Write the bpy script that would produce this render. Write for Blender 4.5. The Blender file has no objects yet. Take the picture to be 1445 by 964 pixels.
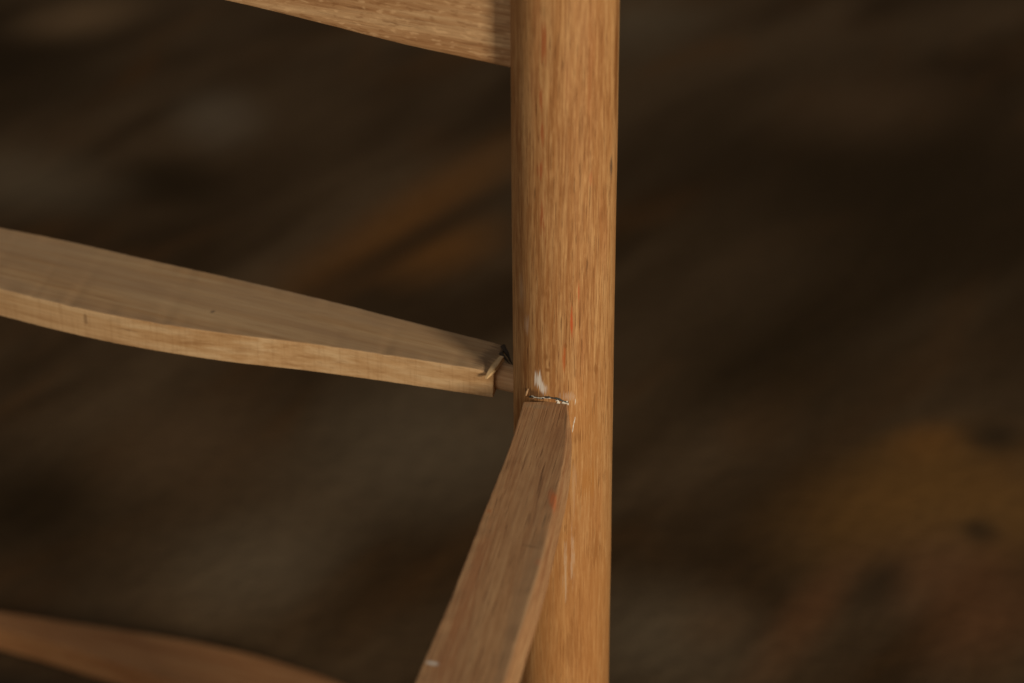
import bpy, bmesh, math, random
import numpy as np
from mathutils import Vector, Matrix, noise

random.seed(7)
SC = bpy.context.scene
COL = SC.collection

# ------------------------------------------------------------------ camera
cam_data = bpy.data.cameras.new("camera")
cam_data.lens = 85.0
cam_data.sensor_width = 36.0
cam_data.clip_start = 0.02
cam_data.clip_end = 200.0
cam = bpy.data.objects.new("camera", cam_data)
cam.location = (-0.01676532, -0.6854342, 0.76279313)
cam.rotation_euler = (math.radians(60.0), 0.0, 0.0)
cam_data.dof.use_dof = True
cam_data.dof.focus_distance = 0.784
cam_data.dof.aperture_fstop = 8.0
cam_data.dof.aperture_blades = 9
COL.objects.link(cam)
SC.camera = cam

# ------------------------------------------------------------------ world and light
world = bpy.data.worlds.new("World")
SC.world = world
world.use_nodes = True
bg = world.node_tree.nodes["Background"]
bg.inputs["Color"].default_value = (1.0, 0.90, 0.77, 1)
bg.inputs["Strength"].default_value = 0.13


def area_lamp(name, pos, target, size, power, color):
    ld = bpy.data.lights.new(name, "AREA")
    ld.shape = "RECTANGLE"
    ld.size, ld.size_y = size
    ld.energy = power
    ld.color = color
    o = bpy.data.objects.new(name, ld)
    o.location = pos
    d = Vector(target) - Vector(pos)
    o.rotation_euler = d.to_track_quat("-Z", "Y").to_euler()
    COL.objects.link(o)
    return o


AZ, EL, DIST = math.radians(36), math.radians(15), 2.6
area_lamp("window_light",
          (DIST * math.sin(AZ) * math.cos(EL), -DIST * math.cos(AZ) * math.cos(EL), 0.36 + DIST * math.sin(EL)),
          (0, 0, 0.36), (0.40, 0.5), 54.0, (1.0, 0.86, 0.67))
area_lamp("left_fill_light", (-1.6, -2.6, 1.1), (0, 0, 0.36), (1.4, 1.6), 11.0, (1.0, 0.88, 0.76))  # added soft fill from the front left, no visible source

SC.view_settings.view_transform = "Standard"
SC.view_settings.look = "None"
SC.view_settings.exposure = 0.0
SC.view_settings.gamma = 1.0
SC.view_settings.use_curve_mapping = False
SC.cycles.use_denoising = True


# ------------------------------------------------------------------ node helper
class Nodes:
    def __init__(self, name):
        self.m = bpy.data.materials.new(name)
        self.m.use_nodes = True
        self.t = self.m.node_tree
        self.t.nodes.clear()
        self.out = self.n("ShaderNodeOutputMaterial")
        self.b = self.n("ShaderNodeBsdfPrincipled")
        self.t.links.new(self.b.outputs[0], self.out.inputs["Surface"])
        self.coord = self.n("ShaderNodeTexCoord").outputs["Object"]

    def n(self, kind, **kw):
        x = self.t.nodes.new(kind)
        for k, v in kw.items():
            setattr(x, k, v)
        return x

    def put(self, sock, v):
        if isinstance(v, bpy.types.NodeSocket):
            self.t.links.new(v, sock)
        elif isinstance(v, (tuple, list)) and len(v) == 3 and sock.type == "RGBA":
            sock.default_value = (*v, 1)
        else:
            sock.default_value = v

    def scaled(self, s, loc=(0, 0, 0), rot=(0, 0, 0), src=None):
        m = self.n("ShaderNodeMapping")
        self.put(m.inputs["Vector"], src or self.coord)
        m.inputs["Location"].default_value = loc
        m.inputs["Rotation"].default_value = rot
        m.inputs["Scale"].default_value = s
        return m.outputs[0]

    def noise(self, vec, detail=2.0, rough=0.5, dist=0.0, scale=1.0):
        x = self.n("ShaderNodeTexNoise")
        self.put(x.inputs["Vector"], vec)
        x.inputs["Scale"].default_value = scale
        x.inputs["Detail"].default_value = detail
        x.inputs["Roughness"].default_value = rough
        x.inputs["Distortion"].default_value = dist
        return x.outputs["Fac"]

    def math(self, op, a, b=0.0, c=0.0, clamp=False):
        x = self.n("ShaderNodeMath", operation=op, use_clamp=clamp)
        for i, v in enumerate((a, b, c)):
            self.put(x.inputs[i], v)
        return x.outputs[0]

    def ramp(self, fac, lo, hi, a=0.0, b=1.0):
        x = self.n("ShaderNodeMapRange", interpolation_type="SMOOTHSTEP")
        for i, v in enumerate((fac, lo, hi, a, b)):
            self.put(x.inputs[i], v)
        return x.outputs[0]

    def mix(self, fac, a, b, mode="MIX"):
        x = self.n("ShaderNodeMix", data_type="RGBA", blend_type=mode)
        self.put(x.inputs[0], fac)
        self.put(x.inputs[6], a)
        self.put(x.inputs[7], b)
        return x.outputs[2]

    def vlen(self, v):
        x = self.n("ShaderNodeVectorMath", operation="LENGTH")
        self.put(x.inputs[0], v)
        return x.outputs["Value"]

    def spot(self, c, r, rot=0.0, ragged=0.0, fine=None, soft=(0.35, 1.0)):
        """mask of one stain or painted shade patch: centre c, radii r, optional ragged outline from the noise socket `fine`."""
        m = self.n("ShaderNodeMapping", vector_type="TEXTURE")
        self.put(m.inputs["Vector"], self.coord)
        m.inputs["Location"].default_value = c
        m.inputs["Rotation"].default_value = (0, 0, rot)
        m.inputs["Scale"].default_value = r
        d = self.vlen(m.outputs[0])
        if fine is not None and ragged:
            d = self.math("ADD", d, self.math("MULTIPLY", self.math("SUBTRACT", fine, 0.5), ragged * 2.6))
        return self.ramp(d, soft[1], soft[0])


def wood(name, axis, dark, mid, light, seed=0.0, fibre=1.0, pores=0.5, top_tint=None, top_tint_amt=0.0,
         saw=0.0, orange=0.0, spots=(), rough=0.6, speck=0.0, bump=0.35, short=1.0, streaky=1.0, fine=1.0):
    """bare sanded timber; the grain runs along `axis` of the object."""
    N = Nodes(name)

    def st(across, along, off=0.0):
        s = [across] * 3
        s["XYZ".index(axis)] = along
        return N.scaled(tuple(s), (seed + off, seed * 1.7 - off, seed * 0.6 + off * 2))

    broad = N.noise(st(95, 9), 3, 0.55, 0.6)
    streak = N.noise(st(330 * fine, 13 * short, 3.1), 3, 0.6, 0.4)
    fib = N.noise(st(1250 * fine, 55 * short, 7.7), 3, 0.65)
    pore = N.noise(st(1500 * fine, 75 * short, 11.3), 1, 0.5)
    blot = N.noise(st(190, 38, 5.0), 4, 0.6)
    col = N.mix(N.ramp(broad, 0.3, 0.7), dark, mid)
    col = N.mix(N.math("MULTIPLY", N.ramp(streak, 0.42, 0.72), 0.75 * streaky), col, light)
    darker = tuple(c * k for c, k in zip(dark, (0.62, 0.52, 0.42)))
    col = N.mix(N.math("MULTIPLY", N.ramp(streak, 0.46, 0.26), 0.55 * streaky), col, darker)
    col = N.mix(N.math("MULTIPLY", N.ramp(fib, 0.5, 0.70), 0.50 * fibre), col, tuple(min(1, c * 1.22) for c in light))
    col = N.mix(N.math("MULTIPLY", N.ramp(fib, 0.5, 0.33), 0.62 * fibre), col, darker)
    col = N.mix(N.math("MULTIPLY", N.ramp(blot, 0.55, 0.75), 0.40), col, darker)
    col = N.mix(N.math("MULTIPLY", N.ramp(pore, 0.62, 0.74), pores), col, tuple(c * 0.45 for c in darker))
    if speck:
        sp = N.noise(st(620, 190, 2.2), 2, 0.6)
        col = N.mix(N.math("MULTIPLY", N.ramp(sp, 0.56, 0.68), speck), col, tuple(min(1, c * 1.3) for c in light))
        col = N.mix(N.math("MULTIPLY", N.ramp(sp, 0.42, 0.32), speck), col, darker)
    if orange:
        o = N.noise(st(210, 18, 9.0), 2, 0.5)
        col = N.mix(N.math("MULTIPLY", N.ramp(o, 0.60, 0.74), orange), col, (0.42, 0.12, 0.035))
    if top_tint_amt:                                     # patchy greyer colour on faces that point up
        g = N.n("ShaderNodeTexCoord").outputs["Normal"]
        sep = N.n("ShaderNodeSeparateXYZ")
        N.put(sep.inputs[0], g)
        up = N.ramp(sep.outputs[2], 0.75, 0.95)
        patch = N.ramp(N.noise(N.scaled((9, 70, 40), (seed, 2, 1)), 4, 0.6), 0.30, 0.62, 0.35, 1.0)
        col = N.mix(N.math("MULTIPLY", N.math("MULTIPLY", up, patch), top_tint_amt), col, top_tint)
    if saw:                                          # cross-grain chatter left by the saw on the sawn edge
        s = [60.0] * 3
        s["XYZ".index(axis)] = 950.0
        sw = N.noise(N.scaled(tuple(s), (seed, 0, 4)), 2, 0.6)
        sep2 = N.n("ShaderNodeSeparateXYZ")
        N.put(sep2.inputs[0], N.n("ShaderNodeTexCoord").outputs["Normal"])
        side = N.ramp(N.math("ABSOLUTE", sep2.outputs[2]), 0.6, 0.3)
        col = N.mix(N.math("MULTIPLY", N.math("MULTIPLY", side, N.ramp(sw, 0.52, 0.68)), saw), col, darker)
        col = N.mix(N.math("MULTIPLY", N.math("MULTIPLY", side, N.ramp(sw, 0.46, 0.34)), saw * 0.5), col, light)
    for (c, r, rot, colr, amt, ragged) in spots:
        mk = N.spot(c, r, rot, ragged, fib)
        col = N.mix(N.math("MULTIPLY", mk, amt), col, colr)
    N.put(N.b.inputs["Base Color"], col)
    N.put(N.b.inputs["Roughness"], N.ramp(fib, 0.3, 0.7, rough + 0.12, rough - 0.08))
    N.b.inputs["Specular IOR Level"].default_value = 0.28
    h = N.math("ADD", N.math("MULTIPLY", fib, 0.6), N.math("MULTIPLY", streak, 0.5))
    h = N.math("SUBTRACT", h, N.math("MULTIPLY", N.ramp(pore, 0.6, 0.75), 0.5))
    bp = N.n("ShaderNodeBump")
    bp.inputs["Strength"].default_value = bump
    bp.inputs["Distance"].default_value = 0.0004
    N.put(bp.inputs["Height"], h)
    N.put(N.b.inputs["Normal"], bp.outputs[0])
    return N.m


def plain(name, color, rough=0.6, var=0.25, scale=900, trans=0.0):
    N = Nodes(name)
    f = N.noise(N.scaled((scale,) * 3), 3, 0.6)
    N.put(N.b.inputs["Base Color"], N.mix(N.math("MULTIPLY", N.ramp(f, 0.35, 0.7), var), color, tuple(c * 0.45 for c in color)))
    N.b.inputs["Roughness"].default_value = rough
    N.b.inputs["Transmission Weight"].default_value = trans
    return N.m


# ------------------------------------------------------------------ mesh helpers
def link(name, bm, mat, parent=None, matrix=None, sharp=32):
    """one mesh object; the bmesh is given in world space and stored in the frame `matrix`."""
    me = bpy.data.meshes.new(name)
    bmesh.ops.recalc_face_normals(bm, faces=bm.faces)
    if matrix is not None:
        bmesh.ops.transform(bm, matrix=matrix.inverted(), verts=bm.verts)
    bm.to_mesh(me)
    bm.free()
    me.materials.append(mat)
    me.shade_smooth()
    me.set_sharp_from_angle(angle=math.radians(sharp))
    o = bpy.data.objects.new(name, me)
    COL.objects.link(o)
    if matrix is not None:
        o.matrix_world = matrix
    if parent:
        o.parent = parent
    return o


def frame(origin, along):
    x = Vector(along).normalized()
    z = Vector((0, 0, 1))
    y = z.cross(x).normalized()
    z = x.cross(y)
    m = Matrix((x, y, z)).transposed().to_4x4()
    m.translation = origin
    return m


def ring(c4, r):
    """rounded outline through four corner points."""
    pts = []
    for i in range(4):
        p, a, b = c4[i], c4[i - 1], c4[(i + 1) % 4]
        da, db = (a - p), (b - p)
        la, lb = da.length, db.length
        da.normalize(); db.normalize()
        ra, rb = min(r, la * 0.3), min(r, lb * 0.3)
        pts += [p + da * ra * 1.5, p + da * ra, p + da * ra * 0.29 + db * rb * 0.29, p + db * rb, p + db * rb * 1.5]
        for k in (1, 2, 3):
            q0, q1 = p + db * rb * 1.5, b - db * min(r, lb * 0.3) * 1.5
            pts.append(q0.lerp(q1, k / 4))
    return pts


def loft(stations, r, jit=0.0, freq=260.0, wave=0.0):
    bm = bmesh.new()
    prev = None
    first = None
    for c4 in stations:
        vs = []
        for q, p in enumerate(ring(c4, r)):
            if jit:                                   # nicks sit on the arrises, the planed faces stay flat
                n = noise.noise_vector(p * freq) * jit + noise.noise_vector(p * freq * 4) * jit * 0.4
                p = p + n * (1.0 if 1 <= q % 8 <= 3 else 0.12)
            if wave:
                p = p + noise.noise_vector(p * 30) * wave
            vs.append(bm.verts.new(p))
        if prev:
            k = len(vs)
            for i in range(k):
                bm.faces.new((prev[i], prev[(i + 1) % k], vs[(i + 1) % k], vs[i]))
        else:
            first = vs
        prev = vs
    bm.faces.new(first)
    bm.faces.new(prev)
    return bm


def smooth_interp(ts, xs, vs, win):
    d = np.interp(ts, xs, vs)
    k = np.ones(win) / win
    pad = win
    e = np.concatenate([2 * d[0] - d[pad:0:-1], d, 2 * d[-1] - d[-2:-pad - 2:-1]])
    return np.convolve(np.convolve(e, k, "same"), k, "same")[pad:pad + len(d)] if win > 1 else d


def tube(pts, rads, seg=8, squash=None):
    bm = bmesh.new()
    rows = []
    for i, p in enumerate(pts):
        d = (pts[min(i + 1, len(pts) - 1)] - pts[max(i - 1, 0)]).normalized()
        u = d.orthogonal().normalized()
        v = d.cross(u)
        row = []
        for k in range(seg):
            a = 2 * math.pi * k / seg
            q = p + (u * math.cos(a) + v * math.sin(a)) * rads[i]
            row.append(bm.verts.new(q))
        rows.append(row)
    for a, b in zip(rows, rows[1:]):
        for k in range(seg):
            bm.faces.new((a[k], a[(k + 1) % seg], b[(k + 1) % seg], b[k]))
    bm.faces.new(rows[0]); bm.faces.new(rows[-1])
    return bm


# ------------------------------------------------------------------ floor (the setting)
ZT = 0.3536          # top of the upper stretchers
R_LEG = 0.01657


def floor_material():
    N = Nodes("dirty_floor")
    # old drag marks and damp run diagonally across it
    turned = N.scaled((1, 1, 1), (0, 0, 0), (0, 0, math.radians(-54)))
    n1 = N.noise(N.scaled((2.4, 8, 5), (3.3, 1.2, 0), src=turned), 3, 0.5, 0.6)
    n2 = N.noise(N.scaled((5, 14, 14), (0.4, 5, 0), src=turned), 2, 0.5, 0.6)
    n3 = N.noise(N.scaled((90, 90, 90)), 4, 0.65)
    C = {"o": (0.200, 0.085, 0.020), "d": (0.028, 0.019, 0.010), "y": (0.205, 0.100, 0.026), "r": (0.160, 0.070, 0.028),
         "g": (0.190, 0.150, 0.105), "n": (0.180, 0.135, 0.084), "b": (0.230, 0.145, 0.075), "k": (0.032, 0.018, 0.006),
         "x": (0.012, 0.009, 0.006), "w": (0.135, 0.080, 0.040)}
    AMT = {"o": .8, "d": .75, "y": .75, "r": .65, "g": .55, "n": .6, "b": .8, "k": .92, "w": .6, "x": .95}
    col = N.mix(N.ramp(n1, 0.32, 0.68), (0.044, 0.024, 0.009), (0.118, 0.074, 0.038))
    col = N.mix(N.math("MULTIPLY", N.ramp(n2, 0.50, 0.74), 0.45), col, (0.120, 0.054, 0.016))
    for (x, y, a, b, deg, k) in FLOOR_STAINS_AND_SHADE:
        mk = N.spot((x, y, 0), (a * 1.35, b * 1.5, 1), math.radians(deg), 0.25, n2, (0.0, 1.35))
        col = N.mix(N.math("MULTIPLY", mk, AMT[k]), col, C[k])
    col = N.mix(N.math("MULTIPLY", N.ramp(n3, 0.4, 0.7), 0.2), col, N.mix(1.0, col, (0.45, 0.42, 0.4), "MULTIPLY"))
    N.put(N.b.inputs["Base Color"], col)
    N.b.inputs["Roughness"].default_value = 0.9
    N.b.inputs["Specular IOR Level"].default_value = 0.12
    bp = N.n("ShaderNodeBump")
    bp.inputs["Strength"].default_value = 0.5
    bp.inputs["Distance"].default_value = 0.004
    N.put(bp.inputs["Height"], N.math("ADD", n3, n2))
    N.put(N.b.inputs["Normal"], bp.outputs[0])
    return N.m


FLOOR_STAINS_AND_SHADE = [
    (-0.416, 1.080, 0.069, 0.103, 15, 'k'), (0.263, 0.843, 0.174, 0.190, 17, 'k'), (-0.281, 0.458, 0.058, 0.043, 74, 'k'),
    (0.150, 0.603, 0.089, 0.075, 36, 'k'), (-0.261, 0.865, 0.039, 0.026, -38, 'k'), (-0.275, 0.272, 0.070, 0.032, -26, 'x'),  # last entry: shadow painted on the floor under the loose stretcher
    (-0.083, 0.816, 0.143, 0.023, 58, 'o'), (-0.070, 0.765, 0.048, 0.028, 51, 'o'), (-0.078, 0.782, 0.119, 0.013, 52, 'd'),
    (0.228, 0.517, 0.021, 0.014, 49, 'o'), (0.197, 0.454, 0.065, 0.038, 46, 'y'), (0.255, 0.464, 0.048, 0.052, 8, 'y'),
    (0.222, 0.384, 0.039, 0.031, 30, 'r'), (0.232, 0.340, 0.042, 0.022, 47, 'r'), (0.142, 0.353, 0.055, 0.011, 60, 'r'),
    (0.243, 0.428, 0.011, 0.009, -88, 'd'), (0.269, 0.526, 0.015, 0.014, -88, 'd'), (0.181, 0.378, 0.027, 0.011, 62, 'd'),
    (-0.239, 0.976, 0.028, 0.038, 8, 'g'), (-0.362, 0.865, 0.043, 0.056, 55, 'n'), (-0.372, 1.172, 0.049, 0.029, 45, 'b'),
    (-0.067, 0.522, 0.079, 0.056, 56, 'n'), (-0.156, 0.395, 0.045, 0.035, 48, 'n'), (0.060, 0.331, 0.043, 0.035, 47, 'n'),
    (-0.207, 0.513, 0.049, 0.038, 44, 'w'), (0.090, 0.340, 0.023, 0.015, 46, 'w'), (0.081, 1.168, 0.047, 0.070, -24, 'n'),
    (0.255, 1.000, 0.075, 0.049, 36, 'w'),
]

bm = bmesh.new()
G, H = 120, 3.0
grid = []
for i in range(G + 1):
    row = []
    for j in range(G + 1):
        # denser near the chair
        u, v = (i / G * 2 - 1), (j / G * 2 - 1)
        x, y = H * u * abs(u) * 1.6, 0.4 + H * v * abs(v) * 1.6
        z = noise.noise(Vector((x * 9, y * 9, 0))) * 0.0012
        z -= 0.0013
        row.append(bm.verts.new((x, y, z)))
    grid.append(row)
for i in range(G):
    for j in range(G):
        bm.faces.new((grid[i][j], grid[i + 1][j], grid[i + 1][j + 1], grid[i][j + 1]))
floor = link("floor", bm, floor_material())
floor["kind"] = "structure"

# ------------------------------------------------------------------ chair
RED = (0.50, 0.085, 0.02)
BROWN = (0.24, 0.095, 0.025)
PALE = (0.78, 0.66, 0.50)
WHITE = (0.80, 0.74, 0.66)
GREY = (0.05, 0.05, 0.045)
leg_spots = [
    # worn, oilier colour of the lower leg
    ((0.0040, -0.0150, -0.0900), (0.0300, 0.030, 0.0850), 0, (0.46, 0.205, 0.060), 0.45, 0.6),
    ((0.0060, -0.0150, -0.0130), (0.0080, 0.010, 0.0300), 0, (0.50, 0.235, 0.070), 0.40, 0.9),
    # orange and red pen or filler lines along the grain
    ((0.0020, -0.0165, 0.0335), (0.00055, 0.004, 0.0062), 0, RED, 0.85, 0.9),
    ((0.0040, -0.0160, 0.0440), (0.0004, 0.004, 0.0050), 0, RED, 0.6, 1.0),
    ((-0.0003, -0.0166, 0.0193), (0.00065, 0.004, 0.0062), 0, (0.45, 0.10, 0.02), 0.7, 0.9),
    ((-0.0075, -0.0148, 0.1290), (0.0009, 0.004, 0.0090), 0, (0.36, 0.10, 0.03), 0.75, 1.5),
    ((-0.0083, -0.0143, 0.1106), (0.0009, 0.004, 0.0060), 0, (0.36, 0.10, 0.03), 0.75, 1.5),
    ((-0.0080, -0.0145, 0.0989), (0.0009, 0.004, 0.0045), 0, (0.36, 0.10, 0.03), 0.75, 1.5),
    ((-0.0082, -0.0145, 0.0869), (0.0013, 0.004, 0.0032), 0, (0.36, 0.10, 0.03), 0.75, 1.5),
    ((-0.0074, -0.0148, 0.0707), (0.0010, 0.004, 0.0085), 0, (0.36, 0.10, 0.03), 0.75, 1.5),
    ((-0.0075, -0.0148, 0.0534), (0.0008, 0.004, 0.0060), 0, BROWN, 0.55, 1.3),
    ((0.0072, -0.0149, 0.0830), (0.0008, 0.004, 0.0030), 0, (0.45, 0.13, 0.04), 0.45, 1.2),
    # dark line and blue-black nick at the right edge
    ((0.0151, -0.0068, 0.1220), (0.0014, 0.0045, 0.0340), 0, (0.20, 0.075, 0.018), 0.9, 0.5),
    ((0.0139, -0.0090, 0.0850), (0.0005, 0.0022, 0.0050), 0, (0.03, 0.035, 0.035), 0.8, 0.7),
    # rubbed white scuffs
    ((-0.0086, -0.0141, 0.0108), (0.0013, 0.004, 0.0032), 0, WHITE, 0.85, 1.3),
    ((-0.0068, -0.0151, 0.0085), (0.0014, 0.004, 0.0026), 0, WHITE, 0.80, 1.5),
    ((-0.0121, -0.0113, 0.0300), (0.0008, 0.003, 0.0045), 0, WHITE, 0.20, 1.5),
    ((-0.0138, -0.0090, 0.0420), (0.0014, 0.003, 0.0070), 0, PALE, 0.15, 1.5),
    # small brown knots
    ((-0.0055, -0.0156, 0.0155), (0.0011, 0.004, 0.0012), 0, BROWN, 0.75, 0.6),
    ((-0.0060, -0.0155, 0.0202), (0.0011, 0.004, 0.0018), 0, BROWN, 0.55, 0.9),
    ((0.0101, -0.0131, 0.0146), (0.0010, 0.004, 0.0022), 0, BROWN, 0.6, 0.9),
    ((0.0003, -0.0166, 0.0250), (0.0007, 0.004, 0.0010), 0, BROWN, 0.6, 0.8),
    ((0.0085, -0.0142, -0.0285), (0.0030, 0.005, 0.0060), 0, (0.40, 0.17, 0.04), 0.55, 1.2),
    ((0.0050, -0.0160, -0.0100), (0.0020, 0.005, 0.0030), 0, BROWN, 0.45, 1.4),
    # dark glue-stained shoulder beside the joint
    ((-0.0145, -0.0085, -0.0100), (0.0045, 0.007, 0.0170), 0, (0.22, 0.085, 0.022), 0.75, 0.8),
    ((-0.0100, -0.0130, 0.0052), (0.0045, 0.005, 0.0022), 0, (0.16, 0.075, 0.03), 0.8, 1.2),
    ((0.0015, -0.0165, 0.0060), (0.0022, 0.005, 0.0014), 0, WHITE, 0.18, 2.5),
    # paler scraped streaks low down
    ((0.0011, -0.0165, -0.0640), (0.0007, 0.005, 0.0085), 0, PALE, 0.32, 2.2),
    ((0.0036, -0.0162, -0.0590), (0.0007, 0.005, 0.0085), 0, PALE, 0.28, 2.2),
    ((0.0035, -0.0162, -0.0300), (0.0007, 0.005, 0.0110), 0, PALE, 0.12, 2.2),
    ((0.0040, -0.0162, -0.0950), (0.0040, 0.006, 0.0120), 0, BROWN, 0.35, 1.3),
    ((0.0110, -0.0130, -0.0560), (0.0040, 0.006, 0.0080), 0, BROWN, 0.35, 1.3),
]
M_LEG = wood("turned_leg_wood", "Z", (0.35, 0.155, 0.050), (0.48, 0.242, 0.088), (0.59, 0.357, 0.158), seed=2.0,
             fibre=0.95, pores=0.60, orange=0.16, spots=leg_spots, rough=0.5, speck=0.12, short=1.5, streaky=0.65, fine=1.55)
M_LEG_PLAIN = wood("plain_leg_wood", "Z", (0.40, 0.20, 0.075), (0.54, 0.30, 0.125), (0.64, 0.42, 0.21), seed=9.0, fibre=0.9,
                   pores=0.35, rough=0.5)
M_RAIL = wood("rail_wood", "X", (0.40, 0.20, 0.080), (0.52, 0.30, 0.14), (0.64, 0.42, 0.22), seed=4.0, fibre=0.7, pores=0.25,
              rough=0.6, speck=0.45)
FL = frame((-0.176, 0.073, ZT), (-0.912, 0.41, 0))


def ll(x, y, z=0.0):
    return tuple(FL.inverted() @ Vector((x, y, ZT + z)))


left_spots = [
    (ll(-0.0195, 0.0185, -0.0010), (0.0016, 0.0048, 0.004), 0, (0.05, 0.035, 0.02), 0.9, 0.5),     # shade of the open joint painted on the board end
    (ll(-0.0240, 0.0140, 0.0000), (0.0040, 0.0120, 0.002), -0.1, (0.20, 0.13, 0.075), 0.65, 0.7),  # shading of the top beside the leg, put into the colour
    (ll(-0.1203, 0.0439), (0.0010, 0.0014, 0.002), 0, (0.16, 0.11, 0.07), 0.7, 0.4),
    (ll(-0.1571, 0.0884), (0.0016, 0.0030, 0.002), 0, (0.20, 0.14, 0.09), 0.5, 0.9),
    (ll(-0.1651, 0.0450, -0.0035), (0.0010, 0.004, 0.0030), 0, (0.20, 0.11, 0.05), 0.6, 0.8),
    (ll(-0.1500, 0.0390, -0.0050), (0.0050, 0.004, 0.0006), 0, (0.18, 0.10, 0.045), 0.6, 0.8),
]
GREYED = (0.41, 0.275, 0.165)
M_LEFT = wood("sawn_stretcher_wood", "X", (0.49, 0.285, 0.125), (0.58, 0.365, 0.18), (0.67, 0.475, 0.265), seed=6.0, fibre=0.35,
              pores=0.15, top_tint=GREYED, top_tint_amt=0.7, saw=0.2, rough=0.65, bump=0.2, spots=left_spots)
M_LOOSE = wood("loose_stretcher_wood", "X", (0.27, 0.115, 0.042), (0.35, 0.165, 0.066), (0.40, 0.225, 0.10), seed=12.0, fibre=0.4,
               pores=0.2, rough=0.6)
M_GLUE = plain("dried_glue", (0.80, 0.74, 0.62), 0.4, 0.5, 1500)
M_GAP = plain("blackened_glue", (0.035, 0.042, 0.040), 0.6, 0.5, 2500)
M_TENON = wood("tenon_wood", "X", (0.54, 0.31, 0.15), (0.62, 0.39, 0.20), (0.70, 0.49, 0.28), seed=3.0, fibre=0.5, pores=0.2)
M_SPLINTER = wood("splinter_wood", "X", (0.56, 0.36, 0.17), (0.64, 0.44, 0.22), (0.72, 0.53, 0.31), seed=5.0, fibre=0.6, pores=0.1)

chair = bpy.data.objects.new("wooden_chair", None)
chair.location = (0, 0, 0)
COL.objects.link(chair)
chair["label"] = "bare unfinished wooden chair frame with a round leg, flat stretchers and a cracked loose joint"
chair["category"] = "chair"


def leg_mesh(z0, z1, lean, at):
    bm = bmesh.new()
    seg, rows = 80, 150
    rings = []
    prof = [(z0, 0.0), (z0, R_LEG - 0.0015), (z0 + 0.0006, R_LEG - 0.0004), (z0 + 0.0015, R_LEG)]
    prof += [(z0 + 0.0015 + (z1 - z0 - 0.003) * i / rows, R_LEG) for i in range(1, rows)]
    prof += [(z1 - 0.0015, R_LEG), (z1 - 0.0006, R_LEG - 0.0004), (z1, R_LEG - 0.0015), (z1, 0.0)]
    for z, r in prof:
        if r == 0.0:
            rings.append([bm.verts.new((at[0] + lean * (z - 0.35), at[1], z))])
            continue
        row = []
        for k in range(seg):
            a = 2 * math.pi * k / seg
            ca, sa = math.cos(a), math.sin(a)
            rr = r + noise.noise(Vector((ca * 1.3, sa * 1.3, z * 9))) * 0.00022 \
                + noise.noise(Vector((ca * 4, sa * 4, z * 30))) * 0.00008
            row.append(bm.verts.new((at[0] + lean * (z - 0.35) + rr * ca, at[1] + rr * sa, z)))
        rings.append(row)
    for a, b in zip(rings, rings[1:]):
        for k in range(seg):
            if len(a) == 1:
                bm.faces.new((a[0], b[(k + 1) % seg], b[k]))
            elif len(b) == 1:
                bm.faces.new((a[k], a[(k + 1) % seg], b[0]))
            else:
                bm.faces.new((a[k], a[(k + 1) % seg], b[(k + 1) % seg], b[k]))
    return bm


link("leg", leg_mesh(0.0, 0.70, -0.0077, (0.0002, 0.0)), M_LEG, chair, Matrix.Translation((0.0002, 0, 0.35)))
link("leg", leg_mesh(0.0, 0.70, 0.0077, (-0.353, 0.150)), M_LEG_PLAIN, chair, Matrix.Translation((-0.353, 0.150, 0.35)))
link("leg", leg_mesh(0.0, 0.44, 0.0, (-0.0600, -0.357)), M_LEG_PLAIN, chair, Matrix.Translation((-0.0600, -0.357, 0.35)))


# seat rail: an upright board from the leg to the left leg
def rail():
    xs = [-0.337, -0.28, -0.225, -0.177, -0.1088, -0.0828, -0.0510, -0.0193, -0.0120]
    zb = [0.4655, 0.4685, 0.4712, 0.4722, 0.4712, 0.4695, 0.4668, 0.4657, 0.4653]
    ts = np.linspace(xs[0], xs[-1], 150)
    z = smooth_interp(ts, xs, zb, 9)
    back = Vector((0.41, 0.912, 0)) * 0.016
    st = []
    for x, zz in zip(ts, z):
        y = -0.0108 - 0.449 * x * 1.0
        y += 0.0035
        f = Vector((x, y, zz - 0.0020))
        t = Vector((x, y, 0.517))
        st.append((t + back, t, f, f + back))
    return loft(st, 0.0014, 0.00006, 180)


link("seat_rail", rail(), M_RAIL, chair, frame((-0.15, 0.057, 0.49), (-0.912, 0.41, 0)))

# left stretcher: flat sawn board, pointed oval in plan
back = [(-0.3300, 0.1450), (-0.2900, 0.1400), (-0.2450, 0.1230), (-0.2055, 0.1075), (-0.1763, 0.0960), (-0.1504, 0.0836),
        (-0.1233, 0.0718), (-0.0971, 0.0598), (-0.0744, 0.0490), (-0.0495, 0.0360), (-0.0193, 0.0210)]
front = [(-0.3220, 0.1270), (-0.2800, 0.1050), (-0.2350, 0.0800), (-0.1969, 0.0603), (-0.1744, 0.0495), (-0.1527, 0.0405),
         (-0.1316, 0.0336), (-0.1064, 0.0265), (-0.0943, 0.0243), (-0.0793, 0.0203), (-0.0525, 0.0125), (-0.0232, 0.0034)]


def resample(pts, n, win):
    p = np.array(pts)
    d = np.concatenate([[0], np.cumsum(np.linalg.norm(np.diff(p, axis=0), axis=1))])
    t = np.linspace(0, d[-1], n)
    return np.stack([smooth_interp(t, d, p[:, 0], win), smooth_interp(t, d, p[:, 1], win)], 1)


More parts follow.
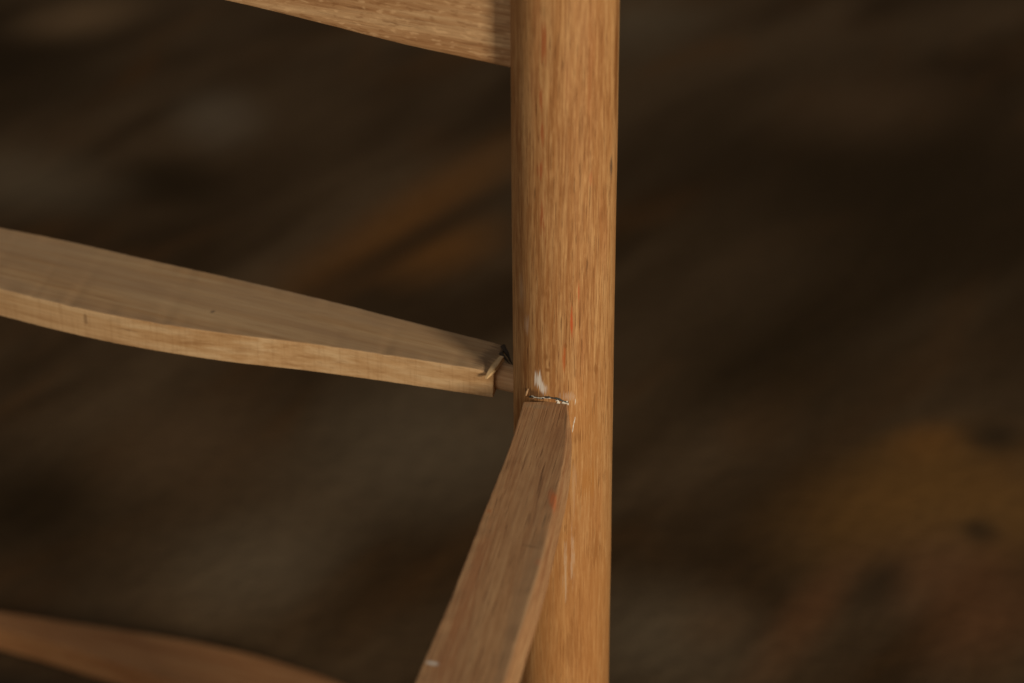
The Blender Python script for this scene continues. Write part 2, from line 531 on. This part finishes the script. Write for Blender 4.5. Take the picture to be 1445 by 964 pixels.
NS = 220
B, F = resample(back, NS, 13), resample(front, NS, 13)
TH = 0.0113
st = []
for i in range(NS):
    drop_f = drop_b = 0.0
    k = NS - 1 - i
    if k <= 3:                                        # the torn corner slopes away towards the joint
        drop_f, drop_b = (0.0017, 0.0012, 0.0007, 0.0002)[k], (0.0005, 0.0003, 0.0001, 0.0)[k]
    chip = max(0.0, noise.noise(Vector((F[i, 0] * 160, 3.3, 0))) - 0.35) * 0.0009
    bt = Vector((*B[i], ZT - drop_b)); ft = Vector((*F[i], ZT - drop_f - chip))
    th = TH - 0.0011 * max(0, (i / NS - 0.7) / 0.3)
    fb = Vector((F[i, 0], F[i, 1], ZT - th)); bb = Vector((B[i, 0], B[i, 1], ZT - th))
    st.append((bt, ft, fb, bb))
left = link("stretcher", loft(st, 0.00045, 0.00007, 420), M_LEFT, chair, frame((-0.176, 0.073, ZT), (-0.912, 0.41, 0)))
left["label"] = "flat sawn stretcher pulled partly out of the leg"

# its round tenon, showing in the open joint
ten = tube([Vector((-0.034, 0.0170, 0.3480)), Vector((-0.0260, 0.0126, 0.3480)), Vector((-0.0215, 0.0105, 0.3480)),
            Vector((-0.0150, 0.0072, 0.3480)), Vector((-0.008, 0.004, 0.3480))],
           [0.0044, 0.0045, 0.0046, 0.0044, 0.0043], 28)
link("tenon", ten, M_TENON, left, frame((-0.02, 0.0095, 0.348), (-0.9, 0.43, 0)))
left_m = left.matrix_world.copy()


def reparent_keep(o, parent):
    o.matrix_parent_inverse = parent.matrix_world.inverted()


bpy.context.view_layer.update()

# torn splinter lifting at its end
sp = bmesh.new()
A0, A1 = Vector((-0.0254, 0.0012, ZT - 0.0008)), Vector((-0.0203, 0.0110, ZT + 0.0016))
rows = []
for i in range(9):
    t = i / 8
    p = A0.lerp(A1, t) + Vector((0, 0, 0.0004 * math.sin(t * 3.1)))
    w = 0.0004 + 0.0009 * math.sin(min(1, t * 1.15) * 2.6) ** 1.0
    h = 0.0005 + 0.0009 * t
    side = Vector((0.89, -0.46, 0))
    row = [p - side * w * .6, p + side * w + Vector((0, 0, noise.noise(p * 900) * 0.0003)), p + side * w - Vector((0, 0, h * 1.5)), p - side * w * .6 - Vector((0, 0, h * 1.5))]
    rows.append([sp.verts.new(q) for q in row])
for a, b in zip(rows, rows[1:]):
    for k in range(4):
        sp.faces.new((a[k], a[(k + 1) % 4], b[(k + 1) % 4], b[k]))
sp.faces.new(rows[0]); sp.faces.new(rows[-1])
spl = link("splinter_or_shade", sp, M_SPLINTER, left, frame((-0.0228, 0.006, ZT), (0.46, 0.89, 0)))

M_JOINT_SHADE = plain("joint_shade_fibre", (0.045, 0.028, 0.015), 0.8, 0.5, 1800)  # dark shards below stand in for the shade inside the open joint
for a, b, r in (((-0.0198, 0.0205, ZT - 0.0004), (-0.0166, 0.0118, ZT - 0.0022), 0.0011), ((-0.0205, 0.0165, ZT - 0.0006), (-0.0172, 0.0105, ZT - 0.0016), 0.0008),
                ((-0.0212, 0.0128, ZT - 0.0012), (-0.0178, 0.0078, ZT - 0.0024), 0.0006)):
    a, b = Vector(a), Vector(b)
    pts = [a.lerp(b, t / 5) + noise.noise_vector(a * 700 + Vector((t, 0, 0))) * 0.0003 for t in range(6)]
    link("splinter_or_shade", tube(pts, [r * (1 - t / 5.6) * (0.8 + 0.4 * random.random()) for t in range(6)], 6), M_JOINT_SHADE, left, frame(a, b - a))

# near stretcher, coming towards the camera
lx = [(-0.0159, -0.0131), (-0.0410, -0.0171), (-0.0684, -0.0229), (-0.0819, -0.0258), (-0.1209, -0.0337), (-0.1459, -0.0395), (-0.1624, -0.0433),
      (-0.19, -0.0490), (-0.23, -0.0555), (-0.29, -0.0620), (-0.342, -0.0655)]
rx = [(-0.0159, 0.0012), (-0.0192, 0.0012), (-0.0385, 0.0006), (-0.0549, -0.0009), (-0.0796, -0.0045), (-0.1076, -0.0087), (-0.1250, -0.0119), (-0.1421, -0.0153),
      (-0.1624, -0.0190), (-0.19, -0.0240), (-0.23, -0.0320), (-0.29, -0.0430), (-0.342, -0.0515)]
ys = np.linspace(-0.0159, -0.342, 200)
L = smooth_interp(-ys, [-a for a, _ in lx], [b for _, b in lx], 9)
Rr = smooth_interp(-ys, [-a for a, _ in rx], [b for _, b in rx], 9)
st = []
for i, y in enumerate(ys):
    chip = max(0.0, noise.noise(Vector((y * 120, 7.3, 0))) - 0.3) * 0.0012
    st.append((Vector((Rr[i] - chip, y, ZT)), Vector((L[i], y, ZT)), Vector((L[i] + 0.0008, y, ZT - 0.0122)), Vector((Rr[i] + 0.0016, y, ZT - 0.0122))))
near_spots = []
FN = frame((-0.03, -0.16, ZT), (-0.17, -0.985, 0))


def nl(x, y):
    return tuple(FN.inverted() @ Vector((x, y, ZT)))


near_spots = [
    (nl(-0.0041, -0.0735), (0.0075, 0.0020, 0.003), 0.25, (0.52, 0.15, 0.05), 0.85, 0.35),
    (nl(-0.0093, -0.1055), (0.0024, 0.0011, 0.002), 0, (0.46, 0.12, 0.045), 0.65, 0.8),
    (nl(-0.0108, -0.0978), (0.0005, 0.0038, 0.002), -0.17, (0.12, 0.065, 0.03), 0.75, 0.5),
    (nl(-0.0387, -0.1537), (0.0010, 0.0023, 0.002), -0.1, (0.72, 0.70, 0.66), 0.9, 0.5),
    (nl(-0.0235, -0.0790), (0.0016, 0.0008, 0.002), 0, (0.42, 0.13, 0.04), 0.5, 0.8),
    (nl(0.0004, -0.0270), (0.0120, 0.0005, 0.002), 0.12, (0.14, 0.08, 0.04), 0.6, 0.8),
    (nl(-0.0080, -0.0650), (0.0220, 0.0005, 0.002), 0.06, (0.16, 0.08, 0.04), 0.55, 0.8),
    (nl(-0.0140, -0.1300), (0.0700, 0.0045, 0.002), 0.0, (0.36, 0.235, 0.130), 0.6, 0.8),
    (nl(-0.0300, -0.1250), (0.0500, 0.0030, 0.002), 0.0, (0.36, 0.14, 0.055), 0.5, 0.9),
    (nl(-0.0085, -0.0185), (0.0020, 0.0050, 0.002), 0.0, (0.36, 0.25, 0.15), 0.5, 0.9),
]
M_NEAR = wood("planed_stretcher_wood", "X", (0.37, 0.175, 0.075), (0.48, 0.265, 0.122), (0.57, 0.36, 0.185), seed=8.0, fibre=0.85,
              pores=0.55, top_tint=(0.36, 0.215, 0.115), top_tint_amt=0.5, saw=0.0, spots=near_spots, rough=0.68, bump=0.45, fine=1.15, speck=0.15)
near = link("stretcher", loft(st, 0.0004, 0.00009, 420), M_NEAR, chair, FN)
near["label"] = "flat stretcher glued to the front of the leg, with orange stains"
tn = tube([Vector((-0.0085, -0.028, 0.3478)), Vector((-0.0065, -0.016, 0.3478)), Vector((-0.004, -0.006, 0.3478))], [0.0044] * 3, 24)
link("tenon", tn, M_TENON, near, frame((-0.006, -0.017, 0.3478), (-0.17, -0.985, 0)))


# dried glue squeezed out round the near joint
def on_leg(x, z, out=0.0):
    r = R_LEG + out
    return Vector((0.0002 + x, -math.sqrt(max(r * r - x * x, 1e-9)), z))


def bead(name, xs, zs, rads, mat, out=0.0):
    pts = [on_leg(x, z, out) + noise.noise_vector(Vector((x * 500, z * 500, 1))) * 0.00012 for x, z in zip(xs, zs)]
    link(name, tube(pts, rads, 8), mat, chair, Matrix.Translation(pts[0]))


n = 40
xs = np.linspace(-0.0112, 0.0012, n)


def wob(i, k, ph):
    return noise.noise(Vector((i * k, ph, 0.3)))


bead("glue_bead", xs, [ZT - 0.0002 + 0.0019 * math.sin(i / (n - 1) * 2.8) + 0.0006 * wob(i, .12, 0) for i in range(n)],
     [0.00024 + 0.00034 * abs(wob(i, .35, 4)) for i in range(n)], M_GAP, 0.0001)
bead("glue_bead", np.linspace(-0.0100, -0.0045, 24), [ZT + 0.0001 + 0.0017 * (i / 23) ** 0.6 + 0.0006 * wob(i, .15, 5) for i in range(24)],
     [0.00004 + 0.00030 * abs(wob(i, .4, 9)) for i in range(24)], M_GLUE, 0.0004)
bead("glue_bead", np.linspace(-0.0106, -0.0072, 14), [ZT + 0.0008 + 0.0007 * wob(i, .2, 15) for i in range(14)],
     [0.00004 + 0.00022 * abs(wob(i, .5, 19)) for i in range(14)], M_GLUE, 0.0004)
for q in range(13):                                   # crumbs of white glue at the right corner
    x, z = random.uniform(-0.0024, 0.0016), ZT + random.uniform(-0.0006, 0.0012)
    bm = bmesh.new()
    bmesh.ops.create_icosphere(bm, subdivisions=2, radius=random.uniform(0.00018, 0.00050))
    c = on_leg(x, z, 0.0002)
    for v in bm.verts:
        v.co = Vector((v.co.x * 1.5, v.co.y * 0.8, v.co.z)) * (1 + 0.9 * noise.noise(v.co * 5000 + Vector((q * 7, 0, 0)))) + c
    link("glue_crumb", bm, M_GLUE, chair, Matrix.Translation(c))
bead("glue_bead", np.linspace(0.0026, 0.0036, 14), [ZT - 0.0118 + 0.0066 * (i / 13) for i in range(14)],
     [0.00005 + 0.00030 * math.sin(i / 13 * 3.14) * (0.5 + abs(wob(i, .6, 33))) for i in range(14)], M_GLUE, 0.0)
bead("glue_bead", [0.0034, 0.0036, 0.0035], [ZT - 0.0010, ZT + 0.0006, ZT + 0.002], [0.00005, 0.0002, 0.00005], M_GLUE, 0.0)
bead("glue_bead", [-0.0124, -0.0121, -0.0117], [ZT - 0.0005, ZT + 0.0012, ZT + 0.0025], [0.0002, 0.0004, 0.00015], M_TENON, 0.0001)

# ------------------------------------------------------------------ loose stretcher on the floor
lb = [(-0.370, 0.3520), (-0.330, 0.3430), (-0.2825, 0.3312), (-0.2276, 0.3178), (-0.1871, 0.3082), (-0.1467, 0.2946), (-0.1067, 0.2750), (-0.0850, 0.2600),
      (-0.050, 0.2400)]
lf = [(-0.374, 0.3420), (-0.330, 0.3330), (-0.2814, 0.3171), (-0.2530, 0.3046), (-0.2249, 0.2918), (-0.1958, 0.2774), (-0.160, 0.2620), (-0.110, 0.2420),
      (-0.055, 0.2280)]
NB = 120
B, F = resample(lb, NB, 9), resample(lf, NB, 9)
st = [(Vector((*B[i], 0.014)), Vector((*F[i], 0.014)), Vector((*F[i], 0.0002)), Vector((*B[i], 0.0002))) for i in range(NB)]
loose = link("loose_stretcher", loft(st, 0.0006, 0.0001, 300), M_LOOSE, None, frame((-0.21, 0.295, 0.0), (-0.912, 0.36, 0)))
loose["label"] = "loose reddish brown curved wooden stretcher lying on the dark floor"
loose["category"] = "wooden stretcher"

# children of parts: keep where they were built
bpy.context.view_layer.update()
for o in bpy.data.objects:
    if o.parent in (left, near):
        o.matrix_parent_inverse = o.parent.matrix_world.inverted()
bpy.context.view_layer.update()
